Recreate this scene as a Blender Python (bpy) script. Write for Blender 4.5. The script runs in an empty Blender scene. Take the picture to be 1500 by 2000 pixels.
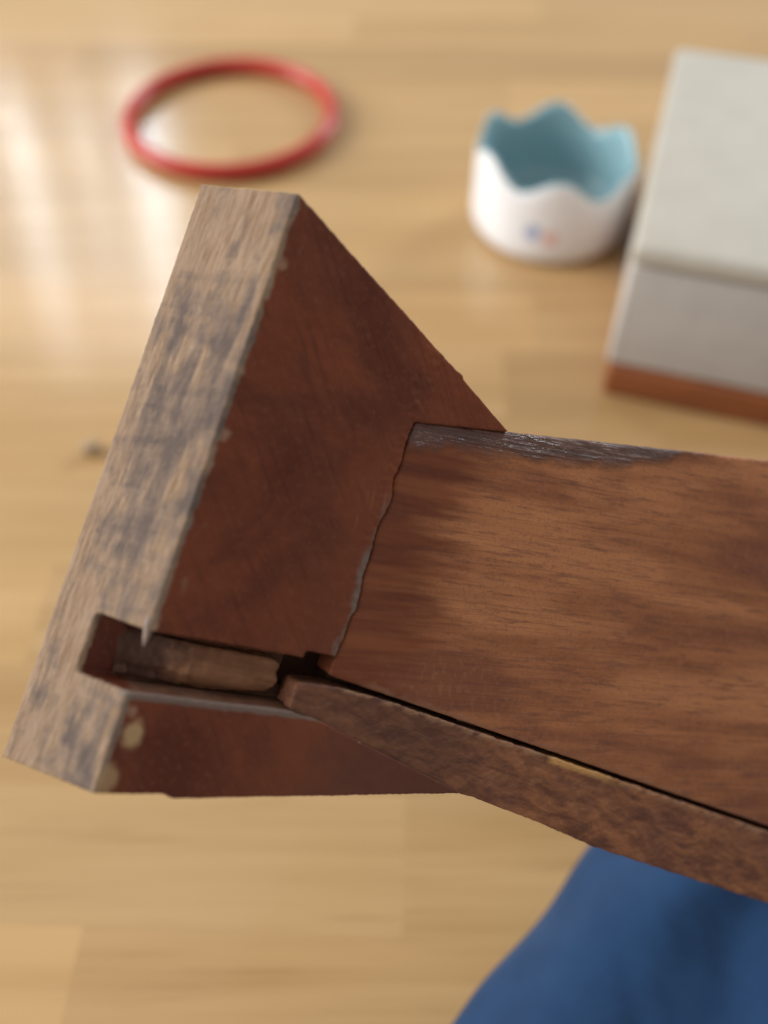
import bpy, bmesh, math, random
from mathutils import Vector, Matrix, noise
random.seed(7)
sc = bpy.context.scene
col = sc.collection

# ------------------------------------------------------------------ camera
F_PX = 1700.0                      # focal length in units of 1500-wide frame
CAM_H = 0.285
PITCH = math.radians(53)           # looking down
cam_d = bpy.data.cameras.new('camera')
cam = bpy.data.objects.new('camera', cam_d); col.objects.link(cam)
cam.location = (0, 0, CAM_H)
cam.rotation_euler = (math.radians(90) - PITCH, 0, 0)
cam_d.sensor_fit = 'HORIZONTAL'; cam_d.sensor_width = 36.0
cam_d.lens = 36.0 * F_PX / 1500.0
cam_d.clip_start = 0.005; cam_d.clip_end = 60
cam_d.dof.use_dof = True
cam_d.dof.focus_distance = 0.179
cam_d.dof.aperture_fstop = cam_d.lens / 6.2      # 6.2 mm pupil
sc.camera = cam

# ------------------------------------------------------------------ world: even light of the room
w = bpy.data.worlds.new('World'); sc.world = w; w.use_nodes = True
bgn = w.node_tree.nodes['Background']
bgn.inputs['Color'].default_value = (1.0, 0.965, 0.935, 1); bgn.inputs['Strength'].default_value = 0.45

# ------------------------------------------------------------------ lamps: a window beyond the table, ahead and to the left
def area(name, loc, target, sx, sy, power, colr):
    l = bpy.data.lights.new(name, 'AREA'); l.shape = 'RECTANGLE'; l.size = sx; l.size_y = sy
    l.energy = power; l.color = colr
    o = bpy.data.objects.new(name, l); col.objects.link(o)
    o.location = loc
    o.rotation_euler = (Vector(target) - Vector(loc)).to_track_quat('-Z', 'Y').to_euler()
    return o
WY = 2.1
for x, wd, p in ((-0.63, 0.08, 3.2), (-0.80, 0.04, 1.0), (-0.97, 0.05, 2.0), (-1.16, 0.06, 0.7)):
    area('window_pane_light', (x, WY, 1.22), (x * 0.9, 0, 0.4), wd, 0.72, p, (0.84, 0.92, 1.0))
# a wider window far to the left; an added lamp at right for glints
area('side_window_light', (-2.3, 0.5, 1.15), (0, 0.2, 0.1), 1.4, 1.3, 84.0, (1.0, 0.975, 0.95))
area('glint_light', (1.95, 2.25, 1.25), (0.05, 0.1, 0.18), 0.7, 0.8, 52.0, (0.86, 0.93, 1.0))

vs = sc.view_settings
vs.view_transform = 'Standard'; vs.look = 'None'; vs.exposure = 0.0; vs.gamma = 1.0
vs.use_curve_mapping = False

# ------------------------------------------------------------------ helpers
def tag(o, label=None, cat=None, group=None, kind=None):
    if label: o['label'] = label
    if cat: o['category'] = cat
    if group: o['group'] = group
    if kind: o['kind'] = kind
    return o

def obj(name, me, mats, parent=None):
    o = bpy.data.objects.new(name, me); col.objects.link(o)
    for m in (mats if isinstance(mats, (list, tuple)) else [mats]): me.materials.append(m)
    if parent: o.parent = parent
    return o

def empty(name, loc):
    o = bpy.data.objects.new(name, None); col.objects.link(o); o.location = loc
    o.empty_display_size = 0.02
    return o

def smooth(me):
    me.polygons.foreach_set('use_smooth', [True] * len(me.polygons)); me.update()

class NT:
    """small node-building helper"""
    def __init__(s, name):
        s.m = bpy.data.materials.new(name); s.m.use_nodes = True
        s.t = s.m.node_tree; s.b = s.t.nodes['Principled BSDF']
        s.co = s.n('ShaderNodeTexCoord').outputs['Object']
    def n(s, t, **k):
        nd = s.t.nodes.new(t)
        for a, v in k.items(): setattr(nd, a, v)
        return nd
    def link(s, a, b): s.t.links.new(a, b)
    def val(s, sock, v):
        if hasattr(v, 'is_output') or isinstance(v, bpy.types.NodeSocket): s.link(v, sock)
        else: sock.default_value = v
    def math(s, op, a, b=0.0, c=None, clamp=False):
        nd = s.n('ShaderNodeMath', operation=op, use_clamp=clamp)
        s.val(nd.inputs[0], a); s.val(nd.inputs[1], b)
        if c is not None: s.val(nd.inputs[2], c)
        return nd.outputs[0]
    def map(s, vec, scale=(1, 1, 1), rot=(0, 0, 0), loc=(0, 0, 0)):
        if any(rot):                       # turn first, then stretch
            nd = s.n('ShaderNodeMapping'); s.link(vec, nd.inputs['Vector']); nd.inputs['Rotation'].default_value = rot
            vec = nd.outputs[0]
        nd = s.n('ShaderNodeMapping'); s.link(vec, nd.inputs['Vector'])
        nd.inputs['Scale'].default_value = scale; nd.inputs['Location'].default_value = loc
        return nd.outputs[0]
    def noise(s, vec, scale, detail=4, rough=0.55, dist=0.0):
        nd = s.n('ShaderNodeTexNoise'); s.link(vec, nd.inputs['Vector'])
        nd.inputs['Scale'].default_value = scale; nd.inputs['Detail'].default_value = detail
        nd.inputs['Roughness'].default_value = rough; nd.inputs['Distortion'].default_value = dist
        return nd.outputs['Fac']
    def voro(s, vec, scale, feature='F1'):
        nd = s.n('ShaderNodeTexVoronoi', feature=feature); s.link(vec, nd.inputs['Vector'])
        nd.inputs['Scale'].default_value = scale
        return nd.outputs['Distance']
    def ss(s, x, a, b):            # smoothstep from a to b (a may exceed b)
        nd = s.n('ShaderNodeMapRange', interpolation_type='SMOOTHSTEP')
        s.val(nd.inputs['Value'], x)
        lo, hi = (a, b) if a < b else (b, a)
        nd.inputs['From Min'].default_value = lo; nd.inputs['From Max'].default_value = hi
        nd.inputs['To Min'].default_value = 0.0 if a < b else 1.0
        nd.inputs['To Max'].default_value = 1.0 if a < b else 0.0
        return nd.outputs['Result']
    def mix(s, f, a, b, mode='MIX'):
        nd = s.n('ShaderNodeMix', data_type='RGBA', blend_type=mode)
        s.val(nd.inputs[0], f)
        for sock, v in ((nd.inputs[6], a), (nd.inputs[7], b)):
            if isinstance(v, tuple): sock.default_value = (*v, 1)
            else: s.link(v, sock)
        return nd.outputs[2]
    def xyz(s, vec):
        nd = s.n('ShaderNodeSeparateXYZ'); s.link(vec, nd.inputs[0]); return nd.outputs
    def bump(s, h, dist, strength=1.0, prev=None):
        nd = s.n('ShaderNodeBump'); s.link(h, nd.inputs['Height'])
        nd.inputs['Distance'].default_value = dist; nd.inputs['Strength'].default_value = strength
        if prev: s.link(prev, nd.inputs['Normal'])
        return nd.outputs[0]
    def out(s, colr=None, rough=None, normal=None, spec=0.5):
        if colr is not None: s.val(s.b.inputs['Base Color'], (*colr, 1) if isinstance(colr, tuple) else colr)
        if rough is not None: s.val(s.b.inputs['Roughness'], rough)
        if normal is not None: s.link(normal, s.b.inputs['Normal'])
        s.b.inputs['Specular IOR Level'].default_value = spec
        return s.m

MM = 0.001

# ------------------------------------------------------------------ materials
def m_table():
    k = NT('oak_stave')
    pos = k.n('ShaderNodeNewGeometry').outputs['Position']
    info = k.n('ShaderNodeObjectInfo')
    off = k.math('MULTIPLY', info.outputs['Random'], 37.0)
    cx = k.n('ShaderNodeCombineXYZ'); k.link(off, cx.inputs[0]); k.link(off, cx.inputs[1])
    va = k.n('ShaderNodeVectorMath', operation='ADD'); k.link(pos, va.inputs[0]); k.link(cx.outputs[0], va.inputs[1])
    p = va.outputs[0]
    g1 = k.noise(k.map(p, (3, 60, 60)), 1.0, 5, 0.6, 0.3)
    g2 = k.noise(k.map(p, (14, 420, 420)), 1.0, 4, 0.6)
    g3 = k.noise(k.map(p, (2, 9, 9)), 1.0, 2, 0.5)
    c = k.mix(k.ss(g1, 0.3, 0.72), (0.55, 0.355, 0.168), (0.45, 0.278, 0.119))
    c = k.mix(k.math('MULTIPLY', k.ss(g2, 0.52, 0.75), 0.35), c, (0.26, 0.135, 0.05))
    c = k.mix(k.math('MULTIPLY', k.ss(g3, 0.35, 0.7), 0.35), c, (0.56, 0.36, 0.16))
    t = k.n('ShaderNodeMix', data_type='RGBA', blend_type='MULTIPLY'); t.inputs[0].default_value = 1.0
    k.link(c, t.inputs[6]); k.link(info.outputs['Color'], t.inputs[7])
    r = k.math('MULTIPLY_ADD', g1, 0.06, 0.145)
    return k.out(t.outputs[2], r, k.bump(g2, 0.00008, 0.35), 0.5)

def m_foot():
    k = NT('dark_stained_wood')
    P = k.co
    x, y, z = k.xyz(P)[0:3]
    # --- stained face colour
    c1 = k.noise(P, 32.0, 4, 0.6, 0.6)
    c2 = k.noise(k.map(P, (60, 170, 60), (0, 0, 0.45)), 1.0, 5, 0.62, 0.4)
    c3 = k.noise(P, 900.0, 3, 0.7)
    stain = k.mix(k.ss(c1, 0.34, 0.68), (0.102, 0.0255, 0.0135), (0.205, 0.0540, 0.0225))
    stain = k.mix(k.math('MULTIPLY', k.ss(c2, 0.52, 0.78), 0.55), stain, (0.185, 0.055, 0.025))
    stain = k.mix(k.math('MULTIPLY', k.ss(c3, 0.50, 0.76), 0.40), stain, (0.24, 0.090, 0.048))
    cg = k.noise(k.map(P, (60, 1100, 400), (0, 0, 0.9)), 1.0, 4, 0.62, 0.2)
    stain = k.mix(k.math('MULTIPLY', k.ss(cg, 0.50, 0.70), 0.45), stain, (0.062, 0.0175, 0.0115))
    # redder, lighter towards the housing joint
    nb = k.noise(k.map(P, (90, 45, 90)), 1.0, 4, 0.6)
    redm = k.math('MULTIPLY', k.ss(k.math('ADD', x, k.math('MULTIPLY', nb, 0.022)), 0.026, 0.047), k.ss(y, 0.094, 0.060))
    stain = k.mix(k.math('MULTIPLY', redm, 0.65), stain, (0.205, 0.062, 0.029))
    # stray light scratches
    sc1 = k.noise(k.map(P, (950, 60, 300), (0, 0, -0.12)), 1.0, 2, 0.5)
    sc_zone = k.math('MULTIPLY', k.ss(x, 0.024, 0.030), k.math('MULTIPLY', k.ss(y, 0.044, 0.056), k.ss(y, 0.084, 0.074)))
    stain = k.mix(k.math('MULTIPLY', k.math('MULTIPLY', k.ss(sc1, 0.66, 0.73), sc_zone), 0.75), stain, (0.33, 0.12, 0.055))
    # bluish dark smear on the lower cheek, towards the strip
    n5 = k.noise(P, 120.0, 3, 0.6, 0.5)
    sm = k.math('MULTIPLY', k.ss(k.math('ADD', x, k.math('MULTIPLY', n5, 0.02)), 0.040, 0.058), k.ss(y, 0.026, 0.022))
    stain = k.mix(k.math('MULTIPLY', sm, 0.5), stain, (0.070, 0.036, 0.031))
    # --- raw brown of the groove walls and floor
    g1 = k.noise(k.map(P, (55, 420, 200)), 1.0, 4, 0.6)
    raw = k.mix(k.ss(g1, 0.3, 0.7), (0.130, 0.062, 0.039), (0.215, 0.110, 0.066))
    n6 = k.noise(P, 170.0, 3, 0.6)
    inner = k.math('MULTIPLY', k.ss(k.math('ADD', z, k.math('MULTIPLY', n6, 0.002)), -0.0008, -0.0022), k.ss(x, 0.000, 0.002))
    colr = k.mix(inner, stain, raw)
    # --- bare end-grain sole
    d = k.math('ADD', x, k.math('MULTIPLY', z, -0.725))          # distance in from the slanted cut
    ed = k.noise(k.map(P, (300, 260, 300)), 1.0, 4, 0.65)
    edge_lim = k.math('MULTIPLY_ADD', ed, 0.0026, -0.0003)
    sole = k.ss(k.math('SUBTRACT', d, edge_lim), 0.0004, -0.0002)
    RS = (0, 0, 0.06)
    s1 = k.noise(k.map(P, (230, 75, 230), RS), 1.0, 5, 0.60, 0.25)
    s2 = k.noise(k.map(P, (60, 60, 60), RS), 1.0, 3, 0.55, 0.4)
    s3 = k.noise(k.map(P, (1300, 130, 1300), RS), 1.0, 4, 0.6)
    s4 = k.noise(k.map(P, (70, 300, 70), (0, 0, -0.1)), 1.0, 3, 0.55, 0.3)      # rows lying across the sole
    mid = k.math('MULTIPLY', k.math('MULTIPLY', k.ss(y, 0.099, 0.089), k.ss(y, 0.024, 0.040)), k.ss(z, -0.0190, -0.0140))
    lowg = k.math('MULTIPLY', k.ss(y, 0.021, 0.015), k.ss(z, -0.012, -0.007))
    gm = k.math('MAXIMUM', mid, lowg)
    bare = k.mix(k.ss(s3, 0.32, 0.68), (0.225, 0.142, 0.084), (0.355, 0.250, 0.170))
    bare = k.mix(k.math('MULTIPLY', k.ss(s2, 0.42, 0.62), 0.5), bare, (0.285, 0.196, 0.130))
    gsum = k.math('ADD', k.math('ADD', k.math('MULTIPLY', s1, 0.72), k.math('MULTIPLY', s4, 0.28)), k.math('MULTIPLY', gm, 0.080))
    bare = k.mix(k.math('MULTIPLY', k.ss(gsum, 0.49, 0.60), 0.62), bare, (0.150, 0.114, 0.098))
    bare = k.mix(k.math('MULTIPLY', k.ss(gsum, 0.58, 0.68), 0.62), bare, (0.085, 0.068, 0.066))
    bare = k.mix(k.math('MULTIPLY', k.ss(k.math('ADD', z, k.math('MULTIPLY', s2, 0.004)), -0.0160, -0.0185), 0.5), bare, (0.37, 0.270, 0.185))
    colr = k.mix(sole, colr, bare)
    # --- chips along the arris next to the sole
    v1 = k.voro(k.map(P, (1, 0.8, 0.2)), 190.0)
    n7 = k.noise(P, 75.0, 2, 0.5)
    chipz = k.math('MULTIPLY', k.ss(x, 0.0046, 0.0022), k.ss(z, -0.0015, -0.0005))
    chips = k.math('MULTIPLY', k.math('MULTIPLY', k.ss(k.math('ADD', v1, k.math('MULTIPLY', k.noise(P, 700.0, 3), 0.30)), 0.42, 0.24), k.ss(n7, 0.34, 0.48)), chipz)
    colr = k.mix(k.math('MULTIPLY', chips, 0.7), colr, (0.34, 0.205, 0.130))
    # two big bare patches by the lower corner
    def blob(cx, cy, rx, ry):
        a = k.math('DIVIDE', k.math('SUBTRACT', x, cx), rx); b = k.math('DIVIDE', k.math('SUBTRACT', y, cy), ry)
        r = k.math('SQRT', k.math('ADD', k.math('MULTIPLY', a, a), k.math('MULTIPLY', b, b)))
        return k.ss(k.math('ADD', r, k.math('MULTIPLY', k.math('SUBTRACT', k.noise(P, 420.0, 2), 0.5), 0.9)), 1.35, 0.55)
    bl = k.math('MAXIMUM', blob(0.0034, 0.0112, 0.0017, 0.0025), k.math('MULTIPLY', blob(0.0016, 0.0028, 0.0017, 0.0027), 0.7))
    bl = k.math('MULTIPLY', bl, k.ss(z, -0.0015, -0.0006))
    colr = k.mix(k.math('MULTIPLY', bl, 0.9), colr, (0.45, 0.295, 0.150))
    # --- grey dust and old glue on the lips of the housing and the groove
    n8 = k.noise(k.map(P, (260, 110, 200)), 1.0, 4, 0.65)
    lip = k.math('MULTIPLY', k.ss(k.math('ADD', x, k.math('MULTIPLY', n8, 0.0060)), 0.0370, 0.0384), k.ss(k.math('ADD', y, k.math('MULTIPLY', n8, 0.02)), 0.080, 0.066))
    lip = k.math('MULTIPLY', lip, k.math('MULTIPLY', k.ss(y, 0.0305, 0.0318), k.ss(z, -0.0016, -0.0006)))
    gl = k.math('SUBTRACT', k.math('MULTIPLY_ADD', x, 0.112, 0.0181), y)      # below the groove's lower edge
    lip2 = k.math('MULTIPLY', k.math('MULTIPLY', k.ss(k.math('ADD', gl, k.math('MULTIPLY', n8, 0.0012)), 0.0021, 0.0015), k.ss(x, 0.040, 0.034)), k.ss(y, 0.024, 0.0235))
    lip2 = k.math('MULTIPLY', lip2, k.ss(z, -0.0022, -0.0012))
    lipm = k.math('MULTIPLY', k.math('MAXIMUM', lip, lip2), 0.72)
    colr = k.mix(lipm, colr, (0.175, 0.145, 0.122))
    # worn arrises
    pt = k.n('ShaderNodeNewGeometry').outputs['Pointiness']
    wear = k.math('MULTIPLY', k.ss(pt, 0.54, 0.62), k.ss(k.noise(P, 260.0, 3), 0.42, 0.62))
    colr = k.mix(k.math('MULTIPLY', wear, 0.55), colr, (0.27, 0.185, 0.135))
    rough = k.math('MULTIPLY_ADD', k.math('MAXIMUM', sole, inner), 0.30, k.math('MULTIPLY_ADD', c1, 0.18, 0.46))
    h = k.math('ADD', k.math('MULTIPLY', c3, 0.5), k.math('MULTIPLY', k.math('MULTIPLY', s3, sole), 0.9))
    h2 = k.math('ADD', k.math('MULTIPLY', k.math('MULTIPLY', c2, k.math('SUBTRACT', 1.0, sole)), 1.0), k.math('MULTIPLY', k.math('MULTIPLY', s1, sole), 0.1))
    nrm = k.bump(h2, 0.00022, 0.6, k.bump(h, 0.00010, 0.5))
    return k.out(colr, rough, nrm, 0.16)

def m_plank():
    k = NT('worn_plank_wood')
    P = k.co
    x, y, z = k.xyz(P)[0:3]
    R = (0, 0, -0.17)
    g1 = k.noise(k.map(P, (14, 190, 60), R), 1.0, 5, 0.60, 0.12)
    g2 = k.noise(k.map(P, (110, 900, 500), R), 1.0, 5, 0.65, 0.2)
    g5 = k.noise(k.map(P, (45, 2600, 900), R), 1.0, 3, 0.6)
    g3 = k.noise(k.map(P, (900, 420, 420), R), 1.0, 3, 0.6)
    g4 = k.noise(k.map(P, (13, 58, 40), R, (0.3, 0.1, 0)), 1.0, 3, 0.55, 0.15)
    fine = k.noise(P, 1500.0, 3, 0.7)
    c = k.mix(k.ss(g1, 0.28, 0.72), (0.295, 0.108, 0.0460), (0.450, 0.176, 0.0730))
    c = k.mix(k.math('MULTIPLY', k.ss(g4, 0.48, 0.62), 0.72), c, (0.560, 0.236, 0.100))
    c = k.mix(k.math('MULTIPLY', k.ss(g4, 0.48, 0.36), 0.72), c, (0.205, 0.069, 0.038))
    c = k.mix(k.math('MULTIPLY', k.ss(g2, 0.50, 0.66), 0.52), c, (0.160, 0.064, 0.044))
    c = k.mix(k.math('MULTIPLY', k.ss(g3, 0.50, 0.72), 0.24), c, (0.46, 0.200, 0.115))
    c = k.mix(k.math('MULTIPLY', k.ss(fine, 0.50, 0.70), 0.35), c, (0.11, 0.05, 0.036))
    c = k.mix(k.math('MULTIPLY', k.ss(g5, 0.50, 0.68), 0.36), c, (0.150, 0.058, 0.036))
    # stain still full near the foot, brushed out further along
    br = k.noise(k.map(P, (24, 210, 60), R), 1.0, 4, 0.6)
    dk = k.ss(k.math('ADD', x, k.math('MULTIPLY', k.math('SUBTRACT', br, 0.5), 0.040)), 0.0575, 0.0430)
    dark = k.mix(k.ss(g1, 0.36, 0.66), (0.125, 0.0325, 0.0160), (0.235, 0.0710, 0.0290))
    dark = k.mix(k.math('MULTIPLY', k.ss(g3, 0.5, 0.75), 0.25), dark, (0.16, 0.062, 0.038))
    c = k.mix(k.math('MULTIPLY', dk, 0.92), c, dark)
    # varnish run along the upper arris
    ed = k.math('SUBTRACT', k.math('MULTIPLY_ADD', x, 0.2634, 0.07155), y)            # distance below the top edge
    wd = k.noise(k.map(P, (120, 120, 60), R), 1.0, 3, 0.6)
    lim = k.math('ADD', k.math('MINIMUM', k.math('MULTIPLY', k.math('SUBTRACT', 0.108, x), 0.22), k.math('MULTIPLY_ADD', x, 0.012, 0.0040)), k.math('MULTIPLY', k.math('SUBTRACT', wd, 0.5), 0.0060))
    run = k.ss(k.math('SUBTRACT', ed, lim), 0.0018, -0.0016)
    run = k.math('MULTIPLY', run, k.ss(x, 0.112, 0.096))
    st = k.noise(k.map(P, (120, 1500, 300), (0, 0, -0.20)), 1.0, 4, 0.6, 0.3)
    rc = k.mix(k.ss(st, 0.4, 0.65), (0.045, 0.019, 0.016), (0.100, 0.040, 0.031))
    c = k.mix(k.math('MULTIPLY', run, 0.8), c, rc)
    # pale rubbed corner at the bottom left and along the top arris
    low = k.math('SUBTRACT', y, k.math('MULTIPLY_ADD', x, -0.067, 0.0322))
    n9 = k.noise(P, 260.0, 4, 0.65)
    rub = k.math('MULTIPLY', k.ss(k.math('ADD', low, k.math('MULTIPLY', n9, 0.0042)), 0.0036, 0.0022), k.ss(x, 0.040, 0.046))
    c = k.mix(k.math('MULTIPLY', rub, 0.5), c, (0.34, 0.170, 0.100))
    pt = k.n('ShaderNodeNewGeometry').outputs['Pointiness']
    c = k.mix(k.math('MULTIPLY', k.math('MULTIPLY', k.ss(pt, 0.53, 0.60), k.ss(n9, 0.40, 0.60)), 0.5), c, (0.30, 0.20, 0.15))
    r = k.math('ADD', k.math('MULTIPLY_ADD', g3, 0.2, 0.42), k.math('MULTIPLY', k.math('MULTIPLY', run, k.ss(k.math('ADD', k.noise(k.map(P, (160, 420, 300), R), 1.0, 3, 0.6), k.math('MULTIPLY', k.math('SUBTRACT', 0.062, x), 3.5)), 0.46, 0.60)), -0.36))
    h = k.math('ADD', k.math('ADD', k.math('MULTIPLY', g2, 0.8), k.math('MULTIPLY', fine, 0.5)), k.math('MULTIPLY', g3, 0.5))
    hr = k.math('MULTIPLY', k.math('ADD', st, k.math('MULTIPLY', n9, 1.0)), run)
    nrm = k.bump(hr, 0.0008, 0.8, k.bump(h, 0.00016, 0.55))
    k.out(c, r, nrm, 0.2)
    k.link(k.math('MULTIPLY_ADD', run, 0.45, 0.17), k.b.inputs['Specular IOR Level'])
    return k.m

def m_strip():
    k = NT('rough_edge_wood')
    P = k.co
    x, y, z = k.xyz(P)[0:3]
    R = (0, 0, 0.05)
    a = k.noise(k.map(P, (85, 300, 200), (0, 0, 0.12)), 1.0, 5, 0.66, 0.5)
    b = k.noise(k.map(P, (200, 520, 200), (0, 0, -0.45)), 1.0, 4, 0.66, 0.35)
    g = k.noise(P, 42.0, 3, 0.55, 0.4)
    c = k.mix(k.ss(a, 0.34, 0.66), (0.150, 0.0560, 0.0310), (0.345, 0.140, 0.060))
    c = k.mix(k.math('MULTIPLY', k.ss(b, 0.54, 0.72), 0.6), c, (0.360, 0.180, 0.092))
    c = k.mix(k.math('MULTIPLY', k.ss(b, 0.46, 0.32), 0.5), c, (0.072, 0.038, 0.034))
    c = k.mix(k.math('MULTIPLY', k.ss(g, 0.46, 0.62), 0.35), c, (0.150, 0.060, 0.046))
    # dark smear next to the foot
    dk = k.ss(k.math('ADD', x, k.math('MULTIPLY', g, 0.030)), 0.098, 0.076)
    c = k.mix(k.math('MULTIPLY', dk, 0.55), c, (0.078, 0.035, 0.027))
    oa = k.math('DIVIDE', k.math('SUBTRACT', x, 0.0345), 0.0022); ob = k.math('DIVIDE', k.math('SUBTRACT', y, 0.0243), 0.0016)
    orr = k.math('ADD', k.math('SQRT', k.math('ADD', k.math('MULTIPLY', oa, oa), k.math('MULTIPLY', ob, ob))), k.math('MULTIPLY', k.math('SUBTRACT', b, 0.5), 4.5))
    c = k.mix(k.math('MULTIPLY', k.ss(orr, 1.5, 0.4), 0.65), c, (0.20, 0.080, 0.036))
    # rubbed-through yellow sliver and pale upper arris
    ed = k.math('SUBTRACT', k.math('MULTIPLY_ADD', x, -0.0694, 0.03106), y)
    sl = k.math('MULTIPLY', k.ss(x, 0.088, 0.0905), k.ss(x, 0.112, 0.100))
    slm = k.math('MULTIPLY', sl, k.ss(k.math('ADD', ed, k.math('MULTIPLY', b, 0.0022)), 0.0025, 0.0016))
    ar = k.math('MULTIPLY', k.ss(k.math('ADD', ed, k.math('MULTIPLY', a, 0.0022)), 0.0024, 0.0014), k.ss(b, 0.42, 0.55))
    c = k.mix(k.math('MULTIPLY', ar, 0.55), c, (0.34, 0.19, 0.10))
    c = k.mix(k.math('MULTIPLY', slm, 0.9), c, (0.50, 0.265, 0.090))
    fine = k.noise(P, 1100.0, 3, 0.7)
    h = k.math('ADD', k.math('MULTIPLY', a, 1.6), k.math('ADD', k.math('MULTIPLY', b, 1.0), k.math('MULTIPLY', fine, 0.35)))
    return k.out(c, k.math('MULTIPLY_ADD', b, 0.2, 0.45), k.bump(h, 0.00042, 0.7), 0.2)

def m_plain(name, c, r, spec=0.5, nscale=None, namp=0.0, c2=None):
    k = NT(name)
    if nscale:
        nn = k.noise(k.co, nscale, 4, 0.6)
        return k.out(k.mix(k.ss(nn, 0.3, 0.7), c, c2 or c), r, k.bump(nn, namp, 0.5), spec)
    return k.out(c, r, None, spec)

M_table = m_table(); M_foot = m_foot(); M_plank = m_plank(); M_strip = m_strip()

# ------------------------------------------------------------------ tabletop of glued staves
TZ = 0.0
root = empty('tabletop', (0, 0, 0)); tag(root, kind='structure')
root.rotation_euler.z = math.radians(-2.0)
def stave(x0, x1, y0, y1, tint):
    bm = bmesh.new(); e = 0.00003; d = 0.00002; th = 0.028; g = 0.00001
    x0 += g; x1 -= g; y0 += g; y1 -= g
    lv = [(x0, x1, y0, y1, -th), (x0, x1, y0, y1, -d), (x0 + e, x1 - e, y0 + e, y1 - e, 0.0)]
    R = [[bm.verts.new(p) for p in ((a, c, z), (b, c, z), (b, dd, z), (a, dd, z))] for a, b, c, dd, z in lv]
    bm.faces.new(R[0][::-1]); bm.faces.new(R[2])
    for i in range(2):
        for j in range(4):
            bm.faces.new((R[i][j], R[i][(j + 1) % 4], R[i + 1][(j + 1) % 4], R[i + 1][j]))
    me = bpy.data.meshes.new('stave'); bm.to_mesh(me); bm.free()
    o = obj('stave', me, M_table, root); o.color = tint
rs = random.Random(11)
y = -0.16; row = 0
while y < 1.05:
    x = -0.62 - rs.random() * 0.3
    while x < 0.62:
        L = rs.uniform(0.22, 0.48)
        t = rs.uniform(0.88, 1.08); wv = rs.uniform(-0.03, 0.03)
        stave(x, x + L, y, y + 0.043, (t, t * (1 + wv * 0.5), t * (1 + wv), 1)); x += L
    y += 0.043; row += 1

me = bpy.data.meshes.new('seam_light_block'); bm = bmesh.new(); bmesh.ops.create_cube(bm, size=1.0)  # added unseen slab, stops light leaking up between the staves
for v in bm.verts: v.co = Vector((v.co.x * 1.3, 0.45 + v.co.y * 1.25, -0.036 + v.co.z * 0.015))
bm.to_mesh(me); bm.free(); obj('seam_light_block', me, M_table, root)

# ------------------------------------------------------------------ the wooden leg held over the table
# local frame (mm): u along the plank, v along the sole, w towards the viewer
def cam2world(c):
    s, cc = math.sin(PITCH), math.cos(PITCH)
    r = Vector((1, 0, 0)); upv = Vector((0, s, cc)); fw = Vector((0, cc, -s))
    return r * c[0] - upv * c[1] + fw * c[2]
U = cam2world((0.86968, 0.31032, 0.38388)); V = cam2world((0.30687, -0.94903, 0.07195)); Wn = cam2world((0.38664, 0.05523, -0.92057))
O = Vector((0, 0, CAM_H)) + cam2world((-0.04994, 0.04819, 0.14895))
leg = empty('wooden_leg', O)
leg.matrix_world = Matrix(((U.x, V.x, Wn.x, O.x), (U.y, V.y, Wn.y, O.y), (U.z, V.z, Wn.z, O.z), (0, 0, 0, 1)))
tag(leg, 'dark stained wooden leg with flared foot and grooved end, held above the table', 'furniture leg')

def prism(front, back, w0, w1, name='solid'):
    bm = bmesh.new()
    a = [bm.verts.new((p[0] * MM, p[1] * MM, w0 * MM)) for p in front]
    b = [bm.verts.new((p[0] * MM, p[1] * MM, w1 * MM)) for p in back]
    n = len(a)
    bm.faces.new(a); bm.faces.new(b[::-1])
    for i in range(n): bm.faces.new((a[i], b[i], b[(i + 1) % n], a[(i + 1) % n]))
    bmesh.ops.triangulate(bm, faces=[f for f in bm.faces if len(f.verts) > 4])
    bmesh.ops.recalc_face_normals(bm, faces=bm.faces)
    me = bpy.data.meshes.new(name); bm.to_mesh(me); bm.free()
    return me

def carve(me, cutters, voxel, disp):
    """solid minus cutters, remeshed finely, with small irregularities; returns a new mesh"""
    o = bpy.data.objects.new('tmp_solid', me); col.objects.link(o)
    cs = []
    for c in cutters:
        co = bpy.data.objects.new('tmp_cut', c); col.objects.link(co); cs.append(co)
        md = o.modifiers.new('b', 'BOOLEAN'); md.operation = 'DIFFERENCE'; md.solver = 'EXACT'; md.object = co
    rm = o.modifiers.new('r', 'REMESH'); rm.mode = 'VOXEL'; rm.voxel_size = voxel * MM; rm.adaptivity = 0
    dg = bpy.context.evaluated_depsgraph_get(); dg.update()
    out = bpy.data.meshes.new_from_object(o.evaluated_get(dg))
    for q in cs + [o]:
        m_ = q.data; bpy.data.objects.remove(q); bpy.data.meshes.remove(m_)
    out.materials.clear()
    bm = bmesh.new(); bm.from_mesh(out)
    for _ in range(4): bmesh.ops.smooth_vert(bm, verts=bm.verts, factor=0.5, use_axis_x=True, use_axis_y=True, use_axis_z=True)
    bm.normal_update()
    for v in bm.verts:
        v.co += v.normal * disp(v.co * 1000.0) * MM
    bm.to_mesh(out); bm.free(); smooth(out)
    return out

def rag(p, q, n, amp, seed):
    """broken line from p to q"""
    r = random.Random(seed); res = []
    dx, dy = q[0] - p[0], q[1] - p[1]; L = math.hypot(dx, dy)
    for i in range(n):
        t = i / n
        a = 0 if i == 0 else r.uniform(-amp, amp)
        res.append((p[0] + dx * t - dy / L * a, p[1] + dy * t + dx / L * a))
    return res

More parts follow.
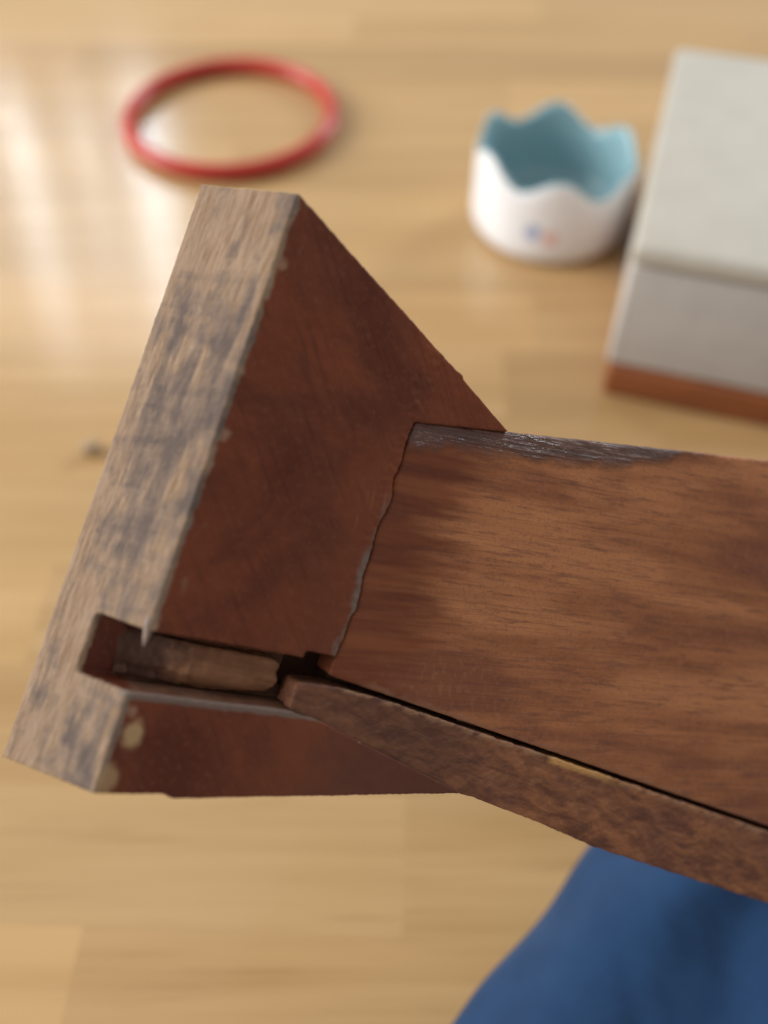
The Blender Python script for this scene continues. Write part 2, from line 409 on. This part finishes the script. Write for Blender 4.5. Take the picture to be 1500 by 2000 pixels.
T = 20.0; SL = 14.5
TOPY = 111.6
front = [(0, 0)] + rag((0, 0), (13.0, 2.2), 5, 0.12, 3)[1:] + [(13.0, 2.2), (13.4, 1.5), (71.2, 13.6), (72.5, 13.9), (66, 50), (58.5, 85.3), (54.7, 87.0)] \
        + [(43.0, 92.5), (42.6, 93.3), (41.2, 93.5)] + [(0.8, 111.4), (0, TOPY)]
def back_pt(p):
    k = max(0.0, 1 - p[0] / 30.0)
    return (p[0] - SL * k, p[1] + (-3.0 + 3.8 * p[1] / 111.6) * k)
back = [back_pt(p) for p in front]
foot_me = prism(front, back, 0.0, -T)
groove = [(-40, 25.5), (-0.6, 29.0), (12, 30.15), (24, 31.2), (36.5, 32.2), (36.5, 21.3), (30.1, 21.5), (15, 19.7), (-0.7, 18.0), (-40, 13.5)]
groove_me = prism(groove, groove, 6.0, -11.0)
ragl = [(35.8, 80.8), (35.5, 77.2), (35.75, 71.8), (35.3, 69.4), (35.5, 67.6), (36.1, 66.0), (35.9, 62.3), (35.4, 61.2), (35.2, 57.5), (35.6, 53.4),
        (35.45, 49.0), (36.0, 46.2), (36.15, 42.6), (35.5, 40.9), (35.6, 37.0), (35.2, 34.6), (35.0, 32.0)]
house = [(85, 93.9)] + ragl + [(31.0, 31.6), (28.2, 31.2), (28.2, 21.6), (35.5, 21.2), (71.2, 13.63), (85, 10.7)]
house_me = prism(house, house, 6.0, -9.5)
pit = [(29.0, 33.0), (38.5, 33.5), (38.5, 24.0), (29.0, 24.0)]
pit_me = prism(pit, pit, 5.0, -17.5)
def foot_disp(p):
    q = Vector(p)
    d = 0.10 * noise.noise(q * 0.12) + 0.07 * noise.noise(q * 0.45 + Vector((7, 1, 3)))
    s = p.x - 0.725 * p.z
    if s < 2.0:                                           # the sawn sole is coarser
        k = (2.0 - max(s, 0)) / 2.0
        d += k * (0.06 * noise.noise(Vector((q.x * 0.5, q.y * 0.22, q.z * 0.5))) + 0.08 * noise.noise(q * 1.1))
    if abs(p.x - 35.5) < 2.5 and p.y > 31:                # chipped lip of the housing
        d += 0.16 * noise.noise(q * 0.9)
    return d
foot = obj('foot', carve(foot_me, [groove_me, house_me, pit_me], 0.29, foot_disp), M_foot, leg)
tag(foot, 'flared dark foot block with bare mottled sole')

# rounded remnant of the tenon left in the groove
ten = [(11.0, 19.5), (15.0, 19.9), (22.0, 20.8), (27.2, 21.9), (28.0, 25.0), (26.8, 26.8), (27.2, 28.4), (25.0, 29.6), (18.0, 29.1), (11.0, 28.5)]
tb = [((12 + (a - 12) * 1.02) if a > 12 else -3.0, (24.6 + (b - 24.6) * 1.16) if a > 12 else 23.3 + (b - 24.4) * 1.1) for a, b in ten]
ten_me = prism(ten, tb, -6.2, -11.4)
def ten_disp(p):
    q = Vector(p)
    return -1.3 * max(0.0, (abs(q.y - 24.0 - 0.1 * q.x) - 1.0) / 3.2) ** 2 + 0.35 * noise.noise(q * 0.25) + 0.15 * noise.noise(q * 0.8)
k = NT('raw_tenon_wood')
tg = k.noise(k.map(k.co, (40, 380, 300), (0, 0, -0.1)), 1.0, 5, 0.62, 0.5)
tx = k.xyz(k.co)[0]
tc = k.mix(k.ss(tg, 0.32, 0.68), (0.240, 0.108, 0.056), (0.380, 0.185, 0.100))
tc = k.mix(k.ss(k.math('ADD', tx, k.math('MULTIPLY', tg, 0.010)), 0.0190, 0.0090), tc, (0.075, 0.034, 0.023))  # shade painted into the colour: left end darkens into the groove
tag(obj('tenon_stub', carve(ten_me, [], 0.35, ten_disp), k.out(tc, 0.65, k.bump(tg, 0.0003, 0.6), 0.2), leg), 'rounded raw brown remnant lying in the groove')

# splinter hanging at the groove's mouth
bm = bmesh.new()
ring = []
for j, (cx, cy, r) in enumerate(((0.15, 31.5, 1.25), (0.10, 29.6, 1.00), (0.25, 28.2, 0.70), (0.30, 27.1, 0.46), (0.40, 26.2, 0.16))):
    ring.append([bm.verts.new(((cx + 0.9 * r * math.cos(a) + (0.12 * math.sin(3 * a + j)) * r) * MM, (cy + 0.25 * math.sin(a * 2 + j)) * MM, (-1.0 + 0.85 * r * math.sin(a)) * MM)) for a in [i * math.tau / 10 for i in range(10)]])
for j in range(4):
    for i in range(10):
        bm.faces.new((ring[j][i], ring[j + 1][i], ring[j + 1][(i + 1) % 10], ring[j][(i + 1) % 10]))
bm.faces.new(ring[-1]); bm.faces.new(ring[0][::-1])
bmesh.ops.recalc_face_normals(bm, faces=bm.faces)
me = bpy.data.meshes.new('splinter'); bm.to_mesh(me); bm.free(); smooth(me)
tag(obj('splinter', me, m_plain('pale_splinter', (0.34, 0.25, 0.18), 0.7, 0.3, 700.0, 0.0003, (0.24, 0.18, 0.15)), leg), 'pale torn splinter at the mouth of the groove')

# the wide plank let into the foot
ptop = [(35.9 + 0.0, 80.9), (76.0, 91.65), (125.0, 104.5), (186.0, 120.4)]
pbot = [(186.0, 19.9), (157.5, 21.75), (90.0, 26.05), (36.9, 29.5)]
plank_out = [(30.0, 79.2)] + ptop + pbot + [(32.5, 29.9)]
plank_me = prism(plank_out, plank_out, -0.45, -8.9)
def plank_disp(p):
    q = Vector(p)
    d = 0.07 * noise.noise(Vector((q.x * 0.03, q.y * 0.25, q.z * 0.2))) + 0.05 * noise.noise(q * 0.5)
    if p.y > 0.2634 * p.x + 71.55 - 2.0: d += 0.13 * noise.noise(Vector((q.x * 0.5, q.y, q.z)))
    return d
# plank end sits inside the housing: trim it to the ragged shoulder
trim = [(20, 100)] + [(35.9 + 0.25, 95)] + [(a + 0.25, b) for a, b in ragl] + [(35.3, 20), (20, 20)]
plank = obj('plank', carve(plank_me, [prism(trim, trim, 5, -20)], 0.36, plank_disp), M_plank, leg)
tag(plank, 'wide brown plank with worn stain and a glossy varnish run')

# the narrow strip along the plank's lower edge
stop = [(29.3, 26.6), (29.9, 27.0), (32.5, 27.3), (37.0, 27.85), (46.0, 27.9), (90.0, 25.15), (157.5, 20.55), (186.0, 18.6)]
sbot = [(186.0, 1.6), (163.7, 3.75), (120.0, 7.3), (107.4, 8.45), (90.0, 11.2), (80.0, 12.4), (73.4, 13.2), (71.3, 13.2), (35.5, 20.9), (31.0, 21.4), (29.4, 21.8)]
strip_out = stop + sbot
strip_me = prism(strip_out, strip_out, -0.10, -8.9)
def strip_disp(p):
    q = Vector(p)
    return 0.16 * noise.noise(Vector((q.x * 0.35, q.y * 0.35, q.z * 0.35))) + 0.13 * noise.noise(q * 0.9)
strip = obj('edge_strip', carve(strip_me, [], 0.29, strip_disp), M_strip, leg)
tag(strip, 'narrow rough strip below the plank, parted from it by a dark gap')

# added unseen board behind plank and strip, blocks light through their gap
bb = [(74.5, 88), (186, 116), (186, 6), (120, 11), (74.5, 17)]
obj('gap_light_block', prism(bb, bb, -9.2, -18.0, 'gap_light_block'), m_plain('gap_block_wood', (0.07, 0.03, 0.02), 0.6, 0.3, 90.0, 0.0002, (0.11, 0.045, 0.028)), leg)

# ------------------------------------------------------------------ things on the table
def ground(px, py, h=0.0):
    c = Vector(((px - 750) / F_PX, (py - 1000) / F_PX, 1.0))
    d = cam2world(c); t = (h - CAM_H) / d.z
    return Vector((0, 0, CAM_H)) + d * t

# cup with scalloped rim
def make_cup():
    near = ground(1084, 514); c = Vector((near.x, near.y + 0.036, 0))
    c.x += 0.000
    root = empty('cup', (c.x, c.y, 0.0004))
    tag(root, 'white ceramic cup with wavy scalloped rim and pale teal inside', 'cup')
    N = 120; R = 0.0422
    th0 = math.radians(-96)             # a petal points almost at the viewer
    def hgt(a): return 0.0425 + 0.0048 * math.cos(6 * (a - th0)) + 0.0030 * math.cos(a - math.radians(200))
    prof_o = [(0.60, 0.0), (0.78, 0.0), (0.88, 0.012), (0.955, 0.05), (0.99, 0.12), (1.0, 0.22), (1.0, 0.4), (1.0, 0.6), (1.0, 0.8), (1.0, 0.93), (0.985, 0.985)]
    prof_i = [(0.985, 0.985), (0.962, 1.0), (0.935, 0.985), (0.915, 0.93), (0.91, 0.8), (0.91, 0.5), (0.90, 0.25), (0.85, 0.13), (0.7, 0.09), (0.4, 0.08)]
    def lathe(name, prof, mat, cap_first, cap_last):
        bm = bmesh.new(); rings = []
        for r, zf in prof:
            rings.append([bm.verts.new((R * r * math.cos(a), R * r * math.sin(a), hgt(a) * zf if zf > 0.3 else 0.0515 * zf + (hgt(a) - 0.0515) * zf * zf / 0.3)) for a in [i * math.tau / N for i in range(N)]])
        for j in range(len(rings) - 1):
            for i in range(N):
                bm.faces.new((rings[j][i], rings[j][(i + 1) % N], rings[j + 1][(i + 1) % N], rings[j + 1][i]))
        if cap_first: bm.faces.new(rings[0][::-1])
        if cap_last: bm.faces.new(rings[-1])
        me = bpy.data.meshes.new(name); bm.to_mesh(me); bm.free(); smooth(me)
        return obj(name, me, mat, root)
    k = NT('white_glaze')
    x, y, z = k.xyz(k.co)[0:3]
    def dot(cx, cz, r):
        a = k.math('SUBTRACT', x, cx); b = k.math('SUBTRACT', z, cz)
        q = k.math('SQRT', k.math('ADD', k.math('MULTIPLY', a, a), k.math('MULTIPLY', b, b)))
        return k.math('MULTIPLY', k.ss(k.math('ADD', q, k.math('MULTIPLY', k.noise(k.co, 300.0), 0.002)), r + 0.0016, r + 0.0004), k.ss(y, 0.0, -0.01))
    c_ = k.mix(k.math('MULTIPLY', dot(-0.0150, 0.0205, 0.0040), 0.8), (0.86, 0.885, 0.92), (0.25, 0.36, 0.66))
    c_ = k.mix(k.math('MULTIPLY', dot(-0.0062, 0.0185, 0.0040), 0.75), c_, (0.80, 0.42, 0.38))
    white = k.out(c_, 0.18, None, 0.5)
    lathe('cup_wall', prof_o, white, True, False)
    lathe('cup_lining', prof_i, m_plain('teal_glaze', (0.265, 0.43, 0.475), 0.22), False, True)
make_cup()

# pale box standing on a brown base
def rounded_box(name, sx, sy, z0, z1, bev, mat, parent, x0=0, y0=0):
    bm = bmesh.new(); bmesh.ops.create_cube(bm, size=1.0)
    for v in bm.verts: v.co = Vector((x0 + (v.co.x + 0.5) * sx, y0 + (v.co.y + 0.5) * sy, z0 + (v.co.z + 0.5) * (z1 - z0)))
    bmesh.ops.bevel(bm, geom=list(bm.edges), offset=bev, segments=3, profile=0.5, affect='EDGES')
    me = bpy.data.meshes.new(name); bm.to_mesh(me); bm.free(); smooth(me)
    return obj(name, me, mat, parent)
cr = ground(1168, 762)
box = empty('storage_box', (cr.x, cr.y, 0.0004)); box.rotation_euler.z = math.radians(-17.0)
tag(box, 'pale grey lidded box on a reddish brown base, beside the cup', 'box')
mcard = m_plain('grey_card', (0.46, 0.435, 0.405), 0.7, 0.3, 60.0, 0.0001, (0.50, 0.475, 0.44))
mlid = m_plain('pale_lid', (0.47, 0.445, 0.380), 0.5, 0.35, 60.0, 0.0001, (0.50, 0.475, 0.41))
rounded_box('base', 0.196, 0.17, 0.0, 0.0165, 0.002, m_plain('brown_base', (0.27, 0.085, 0.028), 0.45, 0.4, 40.0, 0.0001, (0.22, 0.07, 0.025)), box, 0.0015, -0.002)
rounded_box('body', 0.196, 0.166, 0.0168, 0.069, 0.002, mcard, box, 0, 0)
rounded_box('lid', 0.199, 0.169, 0.0693, 0.0785, 0.003, mlid, box, -0.0015, -0.0015)

# red ring
a, b, c = ground(272, 300), ground(604, 306), ground(437, 352)
def circ(a, b, c):
    ax, ay, bx, by, cx, cy = a.x, a.y, b.x, b.y, c.x, c.y
    d = 2 * (ax * (by - cy) + bx * (cy - ay) + cx * (ay - by))
    ux = ((ax*ax+ay*ay)*(by-cy) + (bx*bx+by*by)*(cy-ay) + (cx*cx+cy*cy)*(ay-by)) / d
    uy = ((ax*ax+ay*ay)*(cx-bx) + (bx*bx+by*by)*(ax-cx) + (cx*cx+cy*cy)*(bx-ax)) / d
    return ux, uy, math.hypot(ax - ux, ay - uy)
ux, uy, rr = circ(a, b, c)
print('red ring', ux, uy, rr)
bm = bmesh.new(); NN, MMn = 96, 14; tr = 0.0042
V_ = [[bm.verts.new(((rr + tr * math.cos(q)) * math.cos(p), (rr + tr * math.cos(q)) * math.sin(p), tr * math.sin(q) * 1.15 + tr * 1.15)) for q in [j * math.tau / MMn for j in range(MMn)]] for p in [i * math.tau / NN for i in range(NN)]]
for i in range(NN):
    for j in range(MMn):
        bm.faces.new((V_[i][j], V_[(i + 1) % NN][j], V_[(i + 1) % NN][(j + 1) % MMn], V_[i][(j + 1) % MMn]))
me = bpy.data.meshes.new('red_ring'); bm.to_mesh(me); bm.free(); smooth(me)
ringo = obj('red_ring', me, m_plain('red_plastic', (0.52, 0.035, 0.022), 0.35, 0.5, 50.0, 0.0001, (0.46, 0.03, 0.02)))
ringo.location = (ux, uy, 0.0004)
tag(ringo, 'red plastic ring lying on the table behind the wooden foot', 'ring')

# small grey bit half hidden behind the sole
p = ground(183, 884)
bm = bmesh.new(); bmesh.ops.create_icosphere(bm, subdivisions=3, radius=1.0)
for v in bm.verts:
    n_ = noise.noise(v.co * 1.6)
    v.co = Vector((v.co.x * 0.0046, v.co.y * 0.0036, v.co.z * 0.0026)) * (1 + 0.35 * n_)
zmin = min(v.co.z for v in bm.verts)
for v in bm.verts: v.co.z -= zmin
me = bpy.data.meshes.new('crumb'); bm.to_mesh(me); bm.free(); smooth(me)
cb = obj('crumb', me, m_plain('grey_crumb', (0.34, 0.24, 0.15), 0.7, 0.3, 300.0, 0.0002, (0.42, 0.30, 0.18)))
cb.location = (p.x, p.y, 0.0004)
tag(cb, 'small grey crumb on the table at the left of the sole', 'crumb')

# blue cloth bunched up at the lower right
def make_cloth():
    e0, e1 = ground(1010, 1840), ground(1178, 1640)
    d = (e1 - e0); d.z = 0; d.normalize(); nrm_ = Vector((d.y, -d.x, 0))         # nrm_ points away from the open table, to the right
    if nrm_.x < 0: nrm_ = -nrm_
    bm = bmesh.new(); NU, NV = 90, 70; g = []
    LU, LV = 0.30, 0.20
    base = e0 - d * 0.14
    for i in range(NU + 1):
        rowv = []
        for j in range(NV + 1):
            s = i / NU; t = j / NV
            across = t * LV; along = s * LU
            env = math.sin(min(1, across / 0.045) * math.pi / 2) ** 0.8
            env *= math.sin(min(1, (LV - across) / 0.03) * math.pi / 2) * math.sin(min(1, along / 0.03) * math.pi / 2) * math.sin(min(1, (LU - along) / 0.05) * math.pi / 2)
            fold = 0.006 * math.sin(across * 95 + 3.0 * noise.noise(Vector((along * 14, across * 9, 0)))) + 0.004 * noise.noise(Vector((along * 40, across * 60, 2))) + 0.0035 * abs(noise.noise(Vector((along * 90 + across * 60, across * 40, 5))))
            z = env * (0.030 + fold * 0.9) + 0.0012
            edge = 0.004 * noise.noise(Vector((along * 25, 3, 1)))
            pnt = base + d * along + nrm_ * (across + edge * (1 - min(1, across / 0.05)))
            rowv.append(bm.verts.new((pnt.x, pnt.y, z)))
        g.append(rowv)
    for i in range(NU):
        for j in range(NV):
            bm.faces.new((g[i][j], g[i][j + 1], g[i + 1][j + 1], g[i + 1][j]))
    bmesh.ops.recalc_face_normals(bm, faces=bm.faces)
    if sum(f.normal.z for f in bm.faces) < 0: bmesh.ops.reverse_faces(bm, faces=bm.faces)
    ext = bmesh.ops.extrude_face_region(bm, geom=list(bm.faces))
    for v in [q for q in ext['geom'] if isinstance(q, bmesh.types.BMVert)]: v.co.z -= 0.0009
    bmesh.ops.recalc_face_normals(bm, faces=bm.faces)
    me = bpy.data.meshes.new('blue_cloth'); bm.to_mesh(me); bm.free(); smooth(me)
    k = NT('blue_woven_cloth')
    wv = k.noise(k.map(k.co, (1600, 1600, 300)), 1.0, 2)
    n2 = k.noise(k.co, 45.0, 3)
    cc = k.mix(k.ss(n2, 0.3, 0.7), (0.009, 0.036, 0.098), (0.013, 0.047, 0.120))
    mat = k.out(cc, 0.85, k.bump(wv, 0.0002, 0.5), 0.2)
    k.b.inputs['Sheen Weight'].default_value = 0.10
    o = obj('blue_cloth', me, mat)
    tag(o, 'blue cloth bunched on the table below the wooden strip', 'cloth')
make_cloth()
